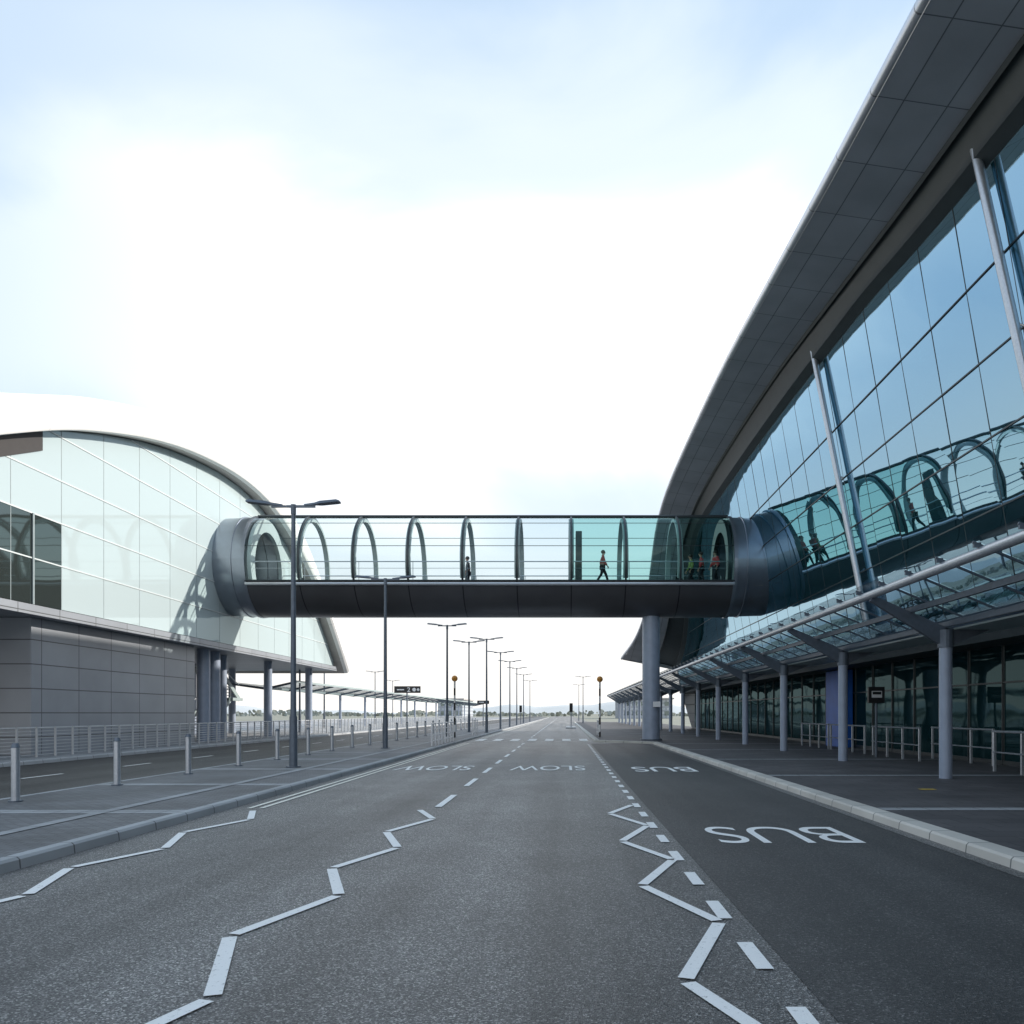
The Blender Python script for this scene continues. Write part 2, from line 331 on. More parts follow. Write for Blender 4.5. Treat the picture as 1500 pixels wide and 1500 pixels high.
# ------------------------------------------------ footbridge
CY,CZ,RR=44.0,9.62,2.73
br=thing('footbridge',(4.8,44,.12),'enclosed tubular glass footbridge with grey metal underside spanning the road','bridge')
def ringpt(x,a,r): return (x,CY-r*math.cos(R(a)),CZ+r*math.sin(R(a)))
def ring(b,x0,x1,a0,a1,ro,ri,n=40):
    secs=[]
    for i in range(n+1):
        a=a0+(a1-a0)*i/n; secs.append([ringpt(x0,a,ro),ringpt(x1,a,ro),ringpt(x1,a,ri),ringpt(x0,a,ri)])
    b.grid(secs,True); b.f.append((len(b.v)-4,len(b.v)-3,len(b.v)-2,len(b.v)-1)); k=len(b.v)-4*(n+1); b.f.append((k,k+1,k+2,k+3)); return b
XL,XR=.39-2.83*6,.39+2.83*3
bays=[XL+2.83*i for i in range(10)]
A0,A1=-24.5,204.5
shell=ring(B(),XL,XR,-24.5,-155.5,RR,RR-.12,36).obj('underside_shell','shell',br,True)
for i in range(9):
    g=B().grid([[ringpt(bays[i]+.05,A0+(A1-A0)*k/30,RR-.03),ringpt(bays[i+1]-.05,A0+(A1-A0)*k/30,RR-.03)] for k in range(31)])
    g.obj('window','bglassrefl' if i>=6 else 'bglass',br,True)
for x in bays: ring(B(),x-.05,x+.05,A0,A1,RR+.02,RR-.10,40).obj('window_frame','frame',br,True)
for a in (-24,14,48,76,132,204):
    p=ringpt(XL,a,RR); q=ringpt(XR,a,RR); B().cyl(p,q,.09 if a==76 else .045 if a in(-24,204) else .016,n=6).obj('glazing_rail','frame',br)
for a in (-27.5,207.5): B().cyl(ringpt(XL,a,RR+.02),ringpt(XR,a,RR+.02),.085,n=8).obj('sill','sill',br,True)
for x in bays[1:-1]:
    ring(B(),x-.13,x+.13,-22,202,RR-.12,RR-.28,36).obj('rib','rib',br,True)
B().box(XL-1.2,XR+1.5,CY-2.3,CY+2.3,8.28,8.5).obj('deck','floor',br)
b=B()
for yy in (CY-2.2,CY+2.2):
    b.cyl((XL,yy,9.55),(XR,yy,9.55),.03,n=8); b.cyl((XL,yy,9.2),(XR,yy,9.2),.012,n=6)
    for i in range(10): b.cyl((XL+2.83*i+.2,yy,8.5),(XL+2.83*i+.2,yy,9.55),.018,n=6)
b.obj('handrail','steel',br)
def lathe(b,prof,n=48,a0=0,a1=360):
    b.grid([[ringpt(x,a0+(a1-a0)*k/n,r) for k in range(n+1)] for x,r in prof]); return b
lathe(B(),[(XL+.06,RR-.35),(XL+.06,RR+.03),(XL-.12,RR+.04),(XL-.14,RR-.04),(XL-.62,RR-.04),(XL-.64,RR+.0),(XL-.70,RR+.0),(XL-.72,RR-.06),(XL-1.75,RR-.09)]).obj('collar','collar',br,True)
lathe(B(),[(XR-.06,RR-.35),(XR-.06,RR+.03),(XR+.12,RR+.04),(XR+.14,RR-.04),(XR+.62,RR-.04),(XR+.64,RR+.0),(XR+.70,RR+.0),(XR+.72,RR-.06),(XR+2.1,RR-.10)]).obj('collar','collar',br,True)
for x,mat in ((XL+.15,'rib'),(XR-.35,'frame')):
    b=B(); n=40; secs=[]
    for k in range(n+1):
        a=-35+250*k/n
        secs.append([(x,CY-(RR-.15)*math.cos(R(a)),CZ+(RR-.15)*math.sin(R(a))),(x,CY-2.0*math.cos(R(a)),CZ-.1+2.0*math.sin(R(a))),(x+.2,CY-2.0*math.cos(R(a)),CZ-.1+2.0*math.sin(R(a))),(x+.2,CY-(RR-.15)*math.cos(R(a)),CZ+(RR-.15)*math.sin(R(a)))])
    b.grid(secs,True); b.obj('portal',mat,br,True)
B().box(.62,.95,CY-2.0,CY-1.2,8.5,11.2).obj('equipment_cabinet','frame',br,bevel=.03)
B().cyl((4.8,44,.12),(4.8,44,7.0),.48,n=32).obj('support_column','colgrey',br,True)
B().cyl((4.8,44,.12),(4.8,44,.2),.6,n=32).obj('base_plate','galv',br)
B().box(4.85,5.25,43.44,43.47,1.95,2.25).obj('notice_plate','signw',br)
# ------------------------------------------------ right terminal
KK=.845
rt=thing('airport_terminal',(12.6,50,.12),'large glass terminal with sweeping overhanging roof and leaning teal curtain wall','building')
ZE0=[(-12,15.4),(0,16.4),(10,17.1),(18,17.6),(25,17.95),(31,18.4),(40,19.0),(51,19.2),(60,19.1),(66,18.6),(71,17.3),(76,14.6),(81,11.4),(86,9.4),(93,7.9)]
XE0=[(-12,8.0),(69,8.0),(76,8.1),(81,8.05),(93,6.6)]
YA,YB=-12*KK,93*KK
Ys=[YA+(YB-YA)*i/84 for i in range(85)]
def eave(y): return interp(XE0,y/KK)*KK,1.6+(interp(ZE0,y/KK)-1.6)*KK
def walltop(y):
    z=interp(ZE0,y/KK); return 1.6+(min(17.0+.4*(z-18.3),z-1.3)-1.6)*KK
def wx(z): return 10.5-(z-9.5)*.17
fas=[];sof=[];band=[];band2=[];top=[]
for y in Ys:
    x,z=eave(y)
    fas.append([(x+.15,y,z-.05),(x+.07,y,z-.04),(x+.015,y,z+.01),(x,y,z+.08),(x+.02,y,z+.18),(x+.10,y,z+.32),(x+.33,y,z+.48),(x+1.3,y,z+.9)])
    xi=max(8.93,x+2.0); sof.append([(x+.17,y,z-.04),(xi,y,z-.34)])
    wt=walltop(y); xw=max(wx(wt),xi+.2); band.append([(xi,y,z-.35),(xi+.02,y,z-.50),(xi+.03,y,z-.28),(xw-.35,y,wt+.35),(xw-.33,y,wt+.12),(xw,y,wt-.05)])
    top.append([(x+1.32,y,z+.9),(x+6,y,z+2.2),(x+16,y,z+3.4),(38,y,z+3.8)])
B().grid(fas).obj('roof_edge','fascia',rt,True)
B().grid(sof).obj('roof_soffit','soffit',rt,True)
B().grid(band).obj('soffit_trim','darkband',rt,True)
B().grid(top).obj('roof','fascia',rt,True)
for y in (YB,YA):
    x,z=eave(y); B().poly([(x+.3,y,z-.07),(x,y,z+.15),(x+1.3,y,z+.9),(x+6,y,z+2.2),(38,y,z+3.8),(38,y,0.12),(12.6,y,.12),(wx(4.2),y,4.2),(wx(walltop(y)),y,walltop(y))]).obj('end_wall','clad',rt)
P=1.93; y0=29.6-P*20; rowz=[4.2]+[1.6+(z-1.6)*KK for z in (5.6,7.75,9.75,11.9,14.05)]
i=0
while y0+P*i<YB-1:
    ya=y0+P*i; yb=min(ya+P,YB)
    if ya>YA+.5:
        b=B(); zt=(walltop(ya),walltop(yb))
        rr=[z for z in rowz if z<min(zt)-.4]+[None]
        for k in range(len(rr)-1):
            za=(rr[k],rr[k]); zb=(rr[k+1],)*2 if rr[k+1] else zt
            j=[random.uniform(-.005,.005) for _ in range(4)]
            b.quad((wx(za[0])+j[0],ya+.012,za[0]),(wx(za[1])+j[1],yb-.012,za[1]),(wx(zb[1])+j[2],yb-.012,zb[1]),(wx(zb[0])+j[3],ya+.012,zb[0]))
        b.obj('window_panel','tglass',rt)
        zt0=walltop(ya); B().beam((wx(4.2)+.02,ya,4.2),(wx(zt0)+.02,ya,zt0),.028,.05).obj('mullion','mull',rt)
    i+=1
for z in rowz[1:]:
    ye=YB-1
    while walltop(ye)<z+.3 and ye>0: ye-=.5
    B().box(wx(z)-.03,wx(z)+.03,YA+.5,ye,z-.02,z+.02).obj('transom','mull',rt)
for y in (6.4,18.0,29.6):
    zt=eave(y)[1]-.52; b=B().cyl((wx(zt)-.20,y+.35,zt),(wx(5.0)-.26,y-.5,5.0),.11,n=14)
    b.obj('raking_column','steel',rt,True)
    for z in (rowz[2],rowz[4]): xx=wx(z); B().cyl((xx-.22,y,z+.1),(xx,y-.05,z),.03,n=6).obj('strut','steel',rt)
B().box(11.38,12.9,YA,YB,3.55,4.19).obj('spandrel','darkband',rt)
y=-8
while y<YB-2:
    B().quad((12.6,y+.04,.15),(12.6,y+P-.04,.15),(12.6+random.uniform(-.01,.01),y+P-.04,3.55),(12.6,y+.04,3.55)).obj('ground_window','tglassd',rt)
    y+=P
b=B(); y=-8
while y<=YB-2: b.box(12.55,12.65,y-.022,y+.022,.12,3.55); y+=P
b.box(12.56,12.64,YA,YB,2.46,2.51); b.box(12.56,12.64,YA,YB,.12,.25)
b.obj('ground_mullion','mull',rt)
B().box(12.1,12.52,34.6,36.9,.12,3.5).obj('wall_pier','blue',rt,bevel=.02)
# ------------------------------------------------ canopy right
cn=thing('glass_canopy',(8.7,60,.12),'long butterfly glass canopy on grey columns along the terminal pavement','canopy')
CE=128
B().cyl((7.0,4,4.3),(7.0,CE,4.3),.095,n=14).obj('edge_tube','steel',cn,True)
cols=[11.5+6.7*i for i in range(18)]
for y in cols:
    if y>CE: break
    B().cyl((8.7,y,.12),(8.7,y,3.35),.14,n=20).obj('column','colgrey',cn,True)
    b=B().beam((8.75,y,3.3),(7.0,y,4.22),.12,.42,.14); b.beam((8.65,y,3.3),(10.2,y,3.86),.12,.42,.26); b.beam((10.2,y,3.86),(11.37,y,3.95),.12,.26,.2); b.cyl((8.7,y,3.1),(8.7,y,3.5),.17,n=16)
    b.obj('bracket','galv',cn)
for x,z in ((7.9,3.95),(8.7,3.62),(10.2,4.08),(11.2,4.10)): B().box(x-.04,x+.04,4,CE,z-.06,z+.06).obj('purlin','galv',cn)
y=4.0; gl=B()
while y<CE-1.3:
    gl.quad((6.8,y+.015,4.52),(6.8,y+1.31,4.52),(8.7,y+1.31,3.74),(8.7,y+.015,3.74)); gl.quad((8.72,y+.015,3.74),(8.72,y+1.31,3.74),(10.2,y+1.31,4.2),(10.2,y+.015,4.2)); gl.quad((10.2,y+.015,4.2),(10.2,y+1.31,4.2),(11.34,y+1.31,4.27),(11.34,y+.015,4.27)); y+=1.34
gl.obj('glass_roof','cglass',cn)
y=4.0
while y<CE:
    B().box(6.86,6.98,y-.025,y+.025,4.38,4.46).beam((6.85,y,4.47),(8.7,y,3.70),.03,.04).beam((8.72,y,3.7),(10.2,y,4.15),.03,.04).beam((10.2,y,4.16),(11.34,y,4.23),.03,.04).obj('glazing_bar','galv',cn); y+=1.34
B().box(8.85,10.0,4,CE,3.50,3.54).obj('gutter_panel','rib',cn)
# ------------------------------------------------ left terminal (laid out on a survey grid, then scaled to true size)
KL=.935
lt=thing('airport_terminal',(-19,42,.12),'pale glass terminal with arched white roof raised on columns','building')
def XFL(v): return (v[0]*KL,v[1]*KL,.12 if v[2]<.2 else 1.6+(v[2]-1.6)*KL)
XF=XFL
ZL=[(10,3.9),(14,6.0),(20,9.3),(26.2,12.0),(31.1,13.9),(37.6,15.6),(43.6,16.4),(48,16.5),(52,16.0),(56,14.75),(59.5,12.9),(62.5,10.8),(66,7.9),(68.8,5.4)]
Ys=[13.5+(68.8-13.5)*i/70 for i in range(71)]
ro=[];so=[]
def thick(y): return 1.3 if y<58 else max(.35,1.3-(y-58)*.09)
for y in Ys:
    z=interp(ZL,y); t=thick(y)
    ro.append([(-18.9,y,z-t),(-18.62,y,z-t+.03),(-18.50,y,z-t+.2),(-18.52,y,z-.15),(-18.70,y,z+.02),(-30,y,z+.5),(-48,y,z)])
    so.append([(-18.9,y,z-t),(-19.55,y,z-t+.03),(-48,y,z-t)])
B().grid(ro).obj('roof','roof',lt,True)
B().grid(so).obj('roof_soffit','lsoff',lt,True)
B().poly([ro[-1][0],ro[-1][3],ro[-1][5],ro[-1][6],so[-1][2]]).obj('roof_end','darkband',lt)
def lz(y): return interp(ZL,y)-thick(y)
rows=[5.62,7.3,8.95,10.6,12.3,13.9]
y=13.9; P2=2.85
while y<67.5:
    yb=min(y+P2,67.6); za,zb=lz(y),lz(yb)
    light=B(); dark=B(); zr=[z for z in rows if z<min(za,zb)-.2]
    if min(za,zb)>5.7:
        for k,z in enumerate(zr):
            t=(zr[k+1],zr[k+1]) if k+1<len(zr) else (za,zb)
            tgt=dark if (y<30.5 and z<8.9) else light
            tgt.quad((-19.5,y+.012,z),(-19.5,yb-.012,z),(-19.5,yb-.012,t[1]),(-19.5,y+.012,t[0]))
        if light.v: light.obj('window_panel','lglass',lt)
        if dark.v: dark.obj('window_panel','lglassd',lt)
        B().beam((-19.508,y,5.5),(-19.508,y,za),.03,.03).obj('mullion','mullp',lt)
    y+=P2
for z in rows[1:]:
    ya=10
    while lz(ya)<z: ya+=.25
    ye=68
    while lz(ye)<z: ye-=.25
    B().box(-19.53,-19.475,ya,ye,z-.025,z+.025).obj('transom','edge',lt)
for y in (25.3,27.3,29.3): B().box(-19.49,-19.44,y-.04,y+.04,5.6,8.95).obj('window_frame','mullp',lt)
q=B(); q.poly([(-19.44,20,lz(20)-.02),(-19.44,29.8,lz(29.8)-.02),(-19.44,29.8,lz(29.8)-.75),(-19.44,20,lz(20)-.75)]); q.obj('louvre_panel','brown',lt)
B().box(-48,-19.38,13.5,67.9,5.22,5.5).obj('floor_slab','clad',lt)
B().box(-19.37,-19.30,13.5,67.9,5.2,5.56).obj('slab_edge','clad',lt)
B().box(-46,-20.0,30,43.3,.12,5.22).obj('ground_floor_wall','clad',lt,bevel=.03)
B().poly([(-48,13.5,5.5)]+[(-48,y,interp(ZL,y)) for y in Ys]+[(-48,68.8,5.4)]).obj('back_wall','clad',lt)
for x,y in ((-20.4,45.2),(-20.6,47.0),(-21.4,50.0),(-20.6,55.6),(-20.6,64.5),(-27,46),(-27,52),(-27,58),(-27,65),(-35,50),(-35,60)):
    B().cyl((x,y,.12),(x,y,5.22),.36 if y<50 else .28,n=20).obj('column','colgrey',lt,True)
XF=None
st=thing('staircase',(-23,51,.12),'open metal staircase rising under the raised terminal','staircase')
XF=lambda v:(v[0]*.97,v[1]-3,.12+(v[2]-.12)*.93)
b=B(); b.beam((-22.2,50.8,.3),(-22.2,54.6,2.7),.08,.3); b.beam((-23.8,50.8,.3),(-23.8,54.6,2.7),.08,.3)
b.beam((-22.2,56.0,2.7),(-22.2,52.4,5.1),.08,.3) ; b.beam((-23.8,56.0,2.7),(-23.8,52.4,5.1),.08,.3); b.box(-24,-22,54.5,56.1,2.6,2.8)
b.obj('stringer','rib',st)
b=B()
for i in range(12): t=i/12; b.box(-23.8,-22.2,50.8+3.8*t,50.8+3.8*t+.28,.35+2.4*t,.39+2.4*t); b.box(-23.8,-22.2,56-3.6*t-.28,56-3.6*t,2.75+2.4*t,2.79+2.4*t)
b.obj('tread','concrete',st)
b=B(); 
for x in (-22.2,-23.8): b.cyl((x,50.8,1.3),(x,54.6,3.7),.03,n=6); b.cyl((x,56,3.7),(x,52.4,6.0-.85),.03,n=6); b.cyl((x,50.8,.3),(x,50.8,1.3),.03,n=6); b.cyl((x,54.6,2.7),(x,54.6,3.7),.03,n=6)
b.obj('handrail','steel',st)
XF=None
# left canopy further along
lc=thing('glass_canopy',(-21,90,.12),'long low pale shelter canopy on slim columns beside the side road','canopy')
b=B(); b.grid([[(-20.2,y,4.0),(-22.4,y,3.55),(-26.5,y,4.1)] for y in range(60,201,10)]); b.obj('glass_roof','cglass',lc)
for x,z in ((-20.2,4.0),(-22.4,3.5),(-26.4,4.0)): B().box(x-.08,x+.08,60,200,z-.08,z+.08).obj('roof_beam','rib',lc)
for y in range(60,201,5): B().beam((-20.2,y,3.95),(-22.4,y,3.45),.1,.16).beam((-22.4,y,3.45),(-26.5,y,4.03),.1,.16).obj('rafter','galv',lc)
for y in range(60,200,10): B().cyl((-22.4,y,.12),(-22.4,y,3.5),.13,n=12).obj('column','colgrey',lc,True)
# ------------------------------------------------ bollards
bo=thing('bollard',(-9.2,13.4,.12),'slim stainless steel bollard standing on the paved strip','bollard','bollards along the paved strip')
B().cyl((-9.2,13.4,.12),(-9.2,13.4,1.02),.065,n=20).obj('post','steel',bo,True)
B().cyl((-9.2,13.4,1.025),(-9.2,13.4,1.10),.072,.05,n=20).obj('cap','galv',bo,True)
B().cyl((-9.2,13.4,.12),(-9.2,13.4,.14),.11,n=20).obj('base_plate','galv',bo)
for i in range(-2,24):
    if i: 
        o=copy_thing(bo,(-9.2+random.uniform(-.03,.03),13.4+3.05*i,.12))
# ------------------------------------------------ street lamps
def lamp(loc,h=7.3):
    x,y,z=loc
    L=thing('street_lamp',loc,'tall grey street lamp with two flat upswept arms','street lamp','street lamps along the road')
    B().cyl((x,y,z),(x,y,z+1.4),.11,.105,n=16).cyl((x,y,z+1.4),(x,y,h),.08,.055,n=14).cyl((x,y,z),(x,y,z+.03),.2,n=16).obj('pole','galv',L,True)
    B().beam((x-.6,y,h-.0),(x+.6,y,h-.0),.06,.06).cyl((x,y,h-.22),(x,y,h+.05),.07,n=12).obj('arm','galv',L)
    for s in (-1,1):
        b=B(); secs=[]
        for t,w,hh in ((.3,.04,.04),(.6,.06,.05),(.75,.14,.065),(1.2,.15,.06),(1.28,.12,.03)):
            zz=h-.01+t*.10; secs.append([(x+s*t,y-w,zz-.01),(x+s*t,y+w,zz-.01),(x+s*t,y+w*.8,zz+hh),(x+s*t,y-w*.8,zz+hh)])
        b.grid(secs,True); k=len(b.v); b.f.append((k-4,k-3,k-2,k-1)); b.f.append((0,1,2,3)); b.obj('lamp_head','galv',L)
    return L
l0=lamp((-7.45,22,.12))
for x,y in ((-7.6,34),(-7.6,52),(-7.6,64),(-5.95,61.5),(-5.95,75),(-5.95,88),(-5.95,101),(-5.95,118),(-5.95,140),(3.0,125),(3.0,160),(-24,80),(-26,110),(-20.5,62),(-30,140)):
    copy_thing(l0,(x,y,.12))
# ------------------------------------------------ beacons
bc=thing('belisha_beacon',(-6.7,49,.12),'striped black and white crossing beacon with amber globe','crossing beacon','crossing beacons')
B().cyl((-6.7,49,.12),(-6.7,49,3.56),.06,n=14).obj('pole','stripes',bc,True)
B().sph((-6.7,49,3.74),.19).obj('globe','amber',bc,True)
copy_thing(bc,(2.25,50,.12))
# ------------------------------------------------ railings
def railing(x,y0,y1,z=.12,bars=5,h=1.05,name='railing',label='low horizontal-bar metal railing',grp=None,mat='rail',step=2.0,thk=.016,pw=.04):
    r=thing(name,(x,y0,z),label,'railing',grp)
    n=max(1,round((y1-y0)/step)) 
    for i in range(n+1):
        yy=y0+(y1-y0)*i/n; B().box(x-.03,x+.03,yy-pw,yy+pw,z,z+h).obj('post',mat,r)
    q=B()
    for i in range(bars): zz=z+h*(i+1)/(bars)-.03; q.cyl((x-.04,y0,zz),(x-.04,y1,zz),.028 if i==bars-1 else thk,n=6)
    q.obj('rail',mat,r); return r
r0=railing(-17.8,12,17.94,bars=9,h=1.02,label='pale metal railing with close horizontal bars',grp='railings beside the side road',thk=.012,step=1.0,pw=.025)
for i in range(1,24): copy_thing(r0,(-17.8,12+6*i,.12))
r1=railing(-5.95,40,43,bars=4,label='steel pedestrian guard rail at the kerb',grp='guard rails at the crossing',mat='steel',step=1)
copy_thing(r1,(-5.95,36,.12)); copy_thing(r1,(-5.95,52,.12)); copy_thing(r1,(2.3,52,.12))
r2=railing(11,24.7,28.4,bars=2,label='tubular steel queue barrier on the pavement',grp='queue barriers by the terminal',mat='steel',step=1.2,thk=.02,pw=.03)
for y in (16.7,29.2,33.2): copy_thing(r2,(11,y,.12))
copy_thing(r2,(12.1,22.5,.12))
# ------------------------------------------------ signs
s1=thing('direction_sign',(-17.4,88,.12),'black overhead direction sign with white number and symbols','sign')
B().box(-18.7,-15.8,88,88.12,3.85,4.6).obj('sign_board','black',s1,bevel=.02)
B().cyl((-17.3,88.1,.12),(-17.3,88.1,3.9),.08,n=10).obj('post','galv',s1)
text('2',0,0,.35,.5,'signw',s1,'sign_number',loc3=(-17.1,87.99,4.22),off=.01)
for x,r in ((-16.5,.2),(-16.05,.15)): B().cyl((x,87.99,4.22),(x,87.98,4.22),r,n=16).obj('sign_symbol','signw',s1)
B().box(-18.4,-17.6,87.98,87.99,4.15,4.27).obj('sign_symbol','signw',s1)
s2=thing('direction_sign',(-9.4,93,.12),'small black direction sign with white symbol on a post','sign')
B().box(-10.1,-8.7,93,93.1,2.7,3.1).obj('sign_board','black',s2,bevel=.02); B().cyl((-9.4,93.08,.12),(-9.4,93.08,2.8),.06,n=10).obj('post','galv',s2)
B().box(-9.9,-9.3,92.98,92.99,2.85,2.95).obj('sign_symbol','signw',s2)
s3=thing('bus_stop_sign',(10.6,27,.12),'black bus stop sign with white bus symbol on a slim post','sign')
B().box(10.3,10.85,27,27.12,1.95,2.5).obj('sign_board','black',s3,bevel=.015); B().cyl((10.58,27.06,.12),(10.58,27.06,2.0),.04,n=10).obj('post','galv',s3)
B().box(10.4,10.75,26.985,26.99,2.13,2.36).obj('sign_symbol','signw',s3); B().box(10.43,10.72,26.975,26.98,2.24,2.33).obj('sign_symbol_window','black',s3)
def tl(x,y,z=.12):
    t=thing('traffic_light',(x,y,z),'black traffic signal head on a grey post seen from the front','traffic light','traffic lights along the road')
    B().cyl((x,y,z),(x,y,1.8),.05,n=10).obj('post','galv',t); B().box(x-.18,x+.18,y-.1,y+.1,1.75,2.7).obj('signal_head','black',t,bevel=.03)
    for k in range(3): B().cyl((x,y-.1,1.92+.3*k),(x,y-.22,1.92+.3*k),.11,.12,n=12,caps=False).obj('lens_hood','black',t)
    return t
struct(B().box(.25,1.3,84,94,0,.12).obj('traffic_island','kerbd'))
t0=tl(.78,86); copy_thing(t0,(-5.95,110,.12))
# ------------------------------------------------ distance
def block(x0,x1,y0,y1,h,label):
    t=thing('distant_building',((x0+x1)/2,y0,0),label,'building')
    B().box(x0,x1,y0,y1,0,h).obj('wall','bldg',t); B().box(x0-.5,x1+.5,y0-.5,y1+.5,h,h+.5).obj('roof','lsoff',t)
    n=int((x1-x0)/2.5)
    for i in range(n):
        for f in range(int(h//3)): B().box(x0+1+i*2.5,x0+2.4+i*2.5,y0-.06,y0-.02,1+f*3,2.3+f*3).obj('window','lglassd',t)
block(-41,-33,260,290,6,'grey two-storey airport building with flat roof')
block(18,34,250,280,6,'grey flat-roofed building beyond the canopy')
secs=[]
for i in range(121):
    x=-2600+5200*i/120; h=max(4,18+16*math.sin(i*.21+1.0)+7*math.sin(i*.6)+3*math.sin(i*1.7)); secs.append([(x,2300,-1),(x,2360,h*.7),(x,2450,h),(x,2700,-1)])
struct(B().grid(secs).obj('hills','hill',None,True))
b=B()
for i in range(1400):
    x=random.uniform(-300,300); y=random.uniform(425,470); z=random.uniform(.2,2.2)*(1+.4*math.sin(x*.07))
    s=random.uniform(.5,1.3); a=random.uniform(0,6.28)
    n=len(b.v)
    for k in range(5): b.v.append((x+s*math.cos(a+k*1.256),y+s*.7*math.sin(a*2+k),max(0,z+s*math.sin(a+k*1.256))))
    b.f.append((n,n+1,n+2,n+3,n+4))
hg=b.obj('far_hedge','tree'); hg['kind']='stuff'; hg['label']='hazy far-off hedge line along the horizon'; hg['category']='hedge'
# ------------------------------------------------ people
def skin_mesh(name,verts,edges,mat,parent,root=0):
    me=bpy.data.meshes.new(name); bm=bmesh.new(); L=bm.verts.layers.skin.verify()
    vs=[]
    for i,(p,r) in enumerate(verts):
        v=bm.verts.new(p); v[L].radius=(r,r) if not isinstance(r,tuple) else r; v[L].use_root=(i==root); vs.append(v)
    for a,c in edges: bm.edges.new((vs[a],vs[c]))
    bm.to_mesh(me); bm.free(); me.materials.append(M[mat]); o=bpy.data.objects.new(name,me); C.objects.link(o); o.parent=parent
    m=o.modifiers.new('skin','SKIN'); m.use_smooth_shade=True; m2=o.modifiers.new('sub','SUBSURF'); m2.levels=1; m2.render_levels=1; return o
def person(loc,rot,label,top,stride=.0,hi=False):
    p=thing('person',loc,label,'person','people walking in the footbridge'); p.rotation_euler=(0,0,rot); s=stride
    J=dict(pel=((0,0,.94),.13),sp=((.01,0,1.12),.125),ch=((.02,0,1.34),(.15)),nk=((.03,0,1.49),.055),hb=((.05,0,1.56),.075),hd=((.06,0,1.64),.098),ht=((.05,0,1.72),.07),
     lh=((0,.09,.88),.095),lk=((s*.5+.04,.10,.50),.06),la=((s,.10,.09),.042),lt=((s+.17,.11,.035),.035),
     rh=((0,-.09,.88),.095),rk=((-s*.25+.03,-.10,.50),.06),ra=((-s,-.10,.10),.042),rt=((-s+.16,-.11,.035),.035),
     ls=((.02,.17,1.40),.065),le=((-s*.3,.23,1.13),.045),lw=((-s*.3+.12,.24,.90),.03),lp=((-s*.3+.16,.24,.83),.035),
     rs=((.02,-.17,1.40),.065),re=((s*.3,-.23,1.13),.045),rw=((s*.3+.14,-.24,.92),.03),rp=((s*.3+.19,-.24,.86),.035))
    keys=list(J); V=[J[k] for k in keys]; ix={k:i for i,k in enumerate(keys)}
    E=[('pel','sp'),('sp','ch'),('ch','nk'),('nk','hb'),('hb','hd'),('hd','ht'),('pel','lh'),('lh','lk'),('lk','la'),('la','lt'),('pel','rh'),('rh','rk'),('rk','ra'),('ra','rt'),('ch','ls'),('ls','le'),('le','lw'),('lw','lp'),('ch','rs'),('rs','re'),('re','rw'),('rw','rp')]
    E=[(ix[a],ix[c]) for a,c in E]
    for side in ('lp','rp'):
        base=Vector(J[side][0])
        for k in range(5):
            off=(k-1.5)*.018 if k<4 else .05; ln=(.07,.08,.075,.06,.045)[k]
            V.append(((base.x+off,base.y,base.z-.04-(ln*.5 if k<4 else -.01)),.009)); V.append(((base.x+off+.012,base.y,base.z-.04-(ln if k<4 else .02)),.007)); n=len(V); E.append((ix[side],n-2)); E.append((n-2,n-1))
    skin_mesh('body',V,E,'skin',p)
    def sub(names,grow,mat,nm,cut=None):
        nn=[k for k in names]; vv=[(J[k][0],J[k][1]+grow) for k in nn]; id2={k:i for i,k in enumerate(nn)}
        ee=[(id2[keys[a]],id2[keys[c]]) for a,c in E if a<len(keys) and c<len(keys) and keys[a] in id2 and keys[c] in id2]
        skin_mesh(nm,vv,ee,mat,p)
    sub(['pel','sp','ch','ls','le','lw','rs','re','rw'],.03,top,'jacket')
    sub(['pel','lh','lk','la','rh','rk','ra'],.018,'navy','trousers')
    for a in ('l','r'):
        q=J[a+'t'][0]; b=B().sph((q[0]-.08,q[1],q[2]+.01),.13,10,1,.42,.36); o=b.obj('shoe','black',None,True); o.parent=p; del o['_w']
    o=B().sph((.035,0,1.69),.115,12,1,.92,.95).obj('hair','hair',None,True); o.parent=p; del o['_w']
    o=B().sph((.165,0,1.63),.018,8).sph((.15,.035,1.655),.012,6).sph((.15,-.035,1.655),.012,6).obj('face_features','skin',None,True); o.parent=p; del o['_w']
    return p
person((2.05,42.5,8.5),R(0),'person in red top and dark trousers striding past the glass','red',.32)
person((8.1,42.6,8.5),R(200),'person in red jacket walking beside a companion','red',.2)
person((7.4,42.9,8.5),R(160),'person in red jacket facing along the footbridge','red',.15)
person((6.95,43.6,8.5),R(180),'person in a yellow-green vest walking','hiviz',.2)
person((-5.3,44.2,8.5),R(180),'person in dark clothing walking through the footbridge','navy',.1)
# ------------------------------------------------ light
az=R(68); el=R(24)
w=bpy.data.worlds.new('World'); S.world=w; w.use_nodes=True; nt=w.node_tree; bg=nt.nodes['Background']
sk=N(nt,'ShaderNodeTexSky',sky_type='NISHITA'); sk.sun_disc=False; sk.sun_elevation=el; sk.sun_rotation=az; sk.air_density=1.0; sk.dust_density=1.0; sk.ozone_density=2.0
tc=N(nt,'ShaderNodeTexCoord'); sp=N(nt,'ShaderNodeSeparateXYZ'); nt.links.new(tc.outputs['Generated'],sp.inputs[0])
mp=N(nt,'ShaderNodeMapping'); mp.inputs['Scale'].default_value=(1,1,1.9); mp.inputs['Rotation'].default_value=(0,R(12),0); nt.links.new(tc.outputs['Generated'],mp.inputs[0])
no=N(nt,'ShaderNodeTexNoise'); no.inputs['Scale'].default_value=1.9; no.inputs['Detail'].default_value=6; no.inputs['Roughness'].default_value=.48; no.inputs['Distortion'].default_value=.6; nt.links.new(mp.outputs[0],no.inputs['Vector'])
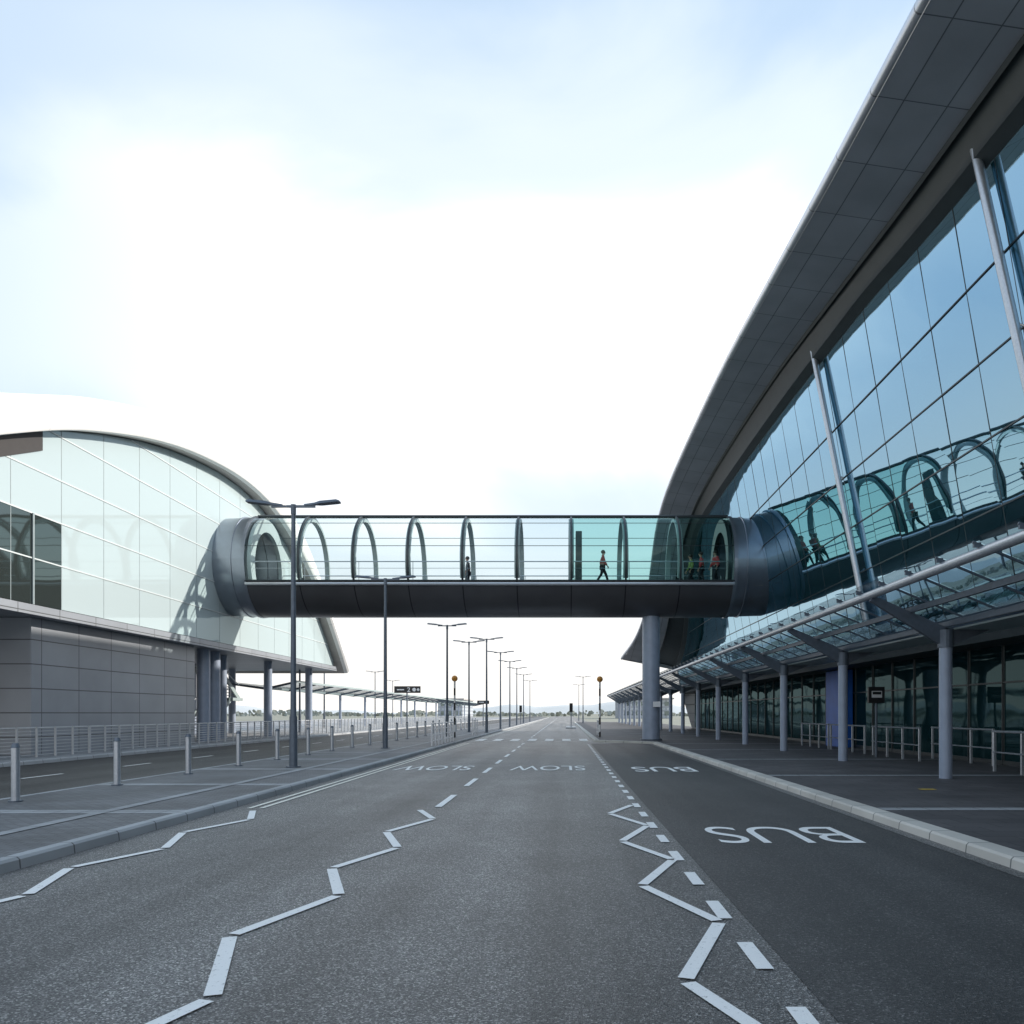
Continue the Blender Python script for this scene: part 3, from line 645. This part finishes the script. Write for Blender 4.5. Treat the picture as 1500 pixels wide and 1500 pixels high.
ma=N(nt,'ShaderNodeMath',operation='MULTIPLY_ADD'); ma.inputs[1].default_value=.36; nt.links.new(no.outputs['Fac'],ma.inputs[0]); nt.links.new(sp.outputs['Z'],ma.inputs[2])
rp=N(nt,'ShaderNodeValToRGB'); nt.links.new(ma.outputs[0],rp.inputs['Fac']); cr=rp.color_ramp; cr.interpolation='EASE'
for p,v in ((.0,.50),(.18,.38),(.34,.12),(.42,.20),(.54,.92),(.64,.86),(.75,.34),(.86,.03)):
    e=cr.elements.new(p); e.color=(v,v,v,1)
cr.elements.remove(cr.elements[0]); cr.elements[-1].color=(.02,.02,.02,1)
mr=N(nt,'ShaderNodeMapRange',interpolation_type='SMOOTHSTEP'); mr.inputs[1].default_value=-.68; mr.inputs[2].default_value=-.10; mr.inputs[3].default_value=.22; mr.inputs[4].default_value=1.0; nt.links.new(sp.outputs['X'],mr.inputs[0])
mm=N(nt,'ShaderNodeMath',operation='MULTIPLY'); nt.links.new(rp.outputs['Color'],mm.inputs[0]); nt.links.new(mr.outputs[0],mm.inputs[1])
ad=N(nt,'ShaderNodeVectorMath',operation='MULTIPLY_ADD'); ad.inputs[1].default_value=(.30,.30,.30); ad.inputs[2].default_value=(3.05,4.15,5.35); nt.links.new(sk.outputs[0],ad.inputs[0])
hz=N(nt,'ShaderNodeMapRange',interpolation_type='SMOOTHSTEP'); hz.inputs[1].default_value=0; hz.inputs[2].default_value=.34; hz.inputs[3].default_value=.95; hz.inputs[4].default_value=0; nt.links.new(sp.outputs['Z'],hz.inputs[0])
mh=N(nt,'ShaderNodeMix',data_type='RGBA'); nt.links.new(hz.outputs[0],mh.inputs[0]); nt.links.new(ad.outputs[0],mh.inputs[6]); mh.inputs[7].default_value=(7.0,6.6,6.1,1)
mx=N(nt,'ShaderNodeMix',data_type='RGBA'); nt.links.new(mm.outputs[0],mx.inputs[0]); nt.links.new(mh.outputs[2],mx.inputs[6]); mx.inputs[7].default_value=(10.4,10.2,10.0,1)
nt.links.new(mx.outputs[2],bg.inputs['Color']); bg.inputs['Strength'].default_value=.15
sd=bpy.data.lights.new('sun','SUN'); sd.energy=5.0; sd.angle=R(.6); sd.color=(1,.94,.86); so_=bpy.data.objects.new('sun',sd); C.objects.link(so_)
d=Vector((math.sin(az)*math.cos(el),math.cos(az)*math.cos(el),math.sin(el))); so_.rotation_euler=d.to_track_quat('Z','Y').to_euler()
# ------------------------------------------------ camera
cd=bpy.data.cameras.new('camera'); cam=bpy.data.objects.new('camera',cd); C.objects.link(cam); cam.location=(0,0,1.6); cam.rotation_euler=(R(90),0,0)
cd.sensor_width=36; cd.lens=36*1170/1500; cd.shift_x=-76/1500; cd.shift_y=295/1500; cd.clip_end=6000; cd.clip_start=.05
S.camera=cam
for o in S.objects:
    if '_w' in o: del o['_w']
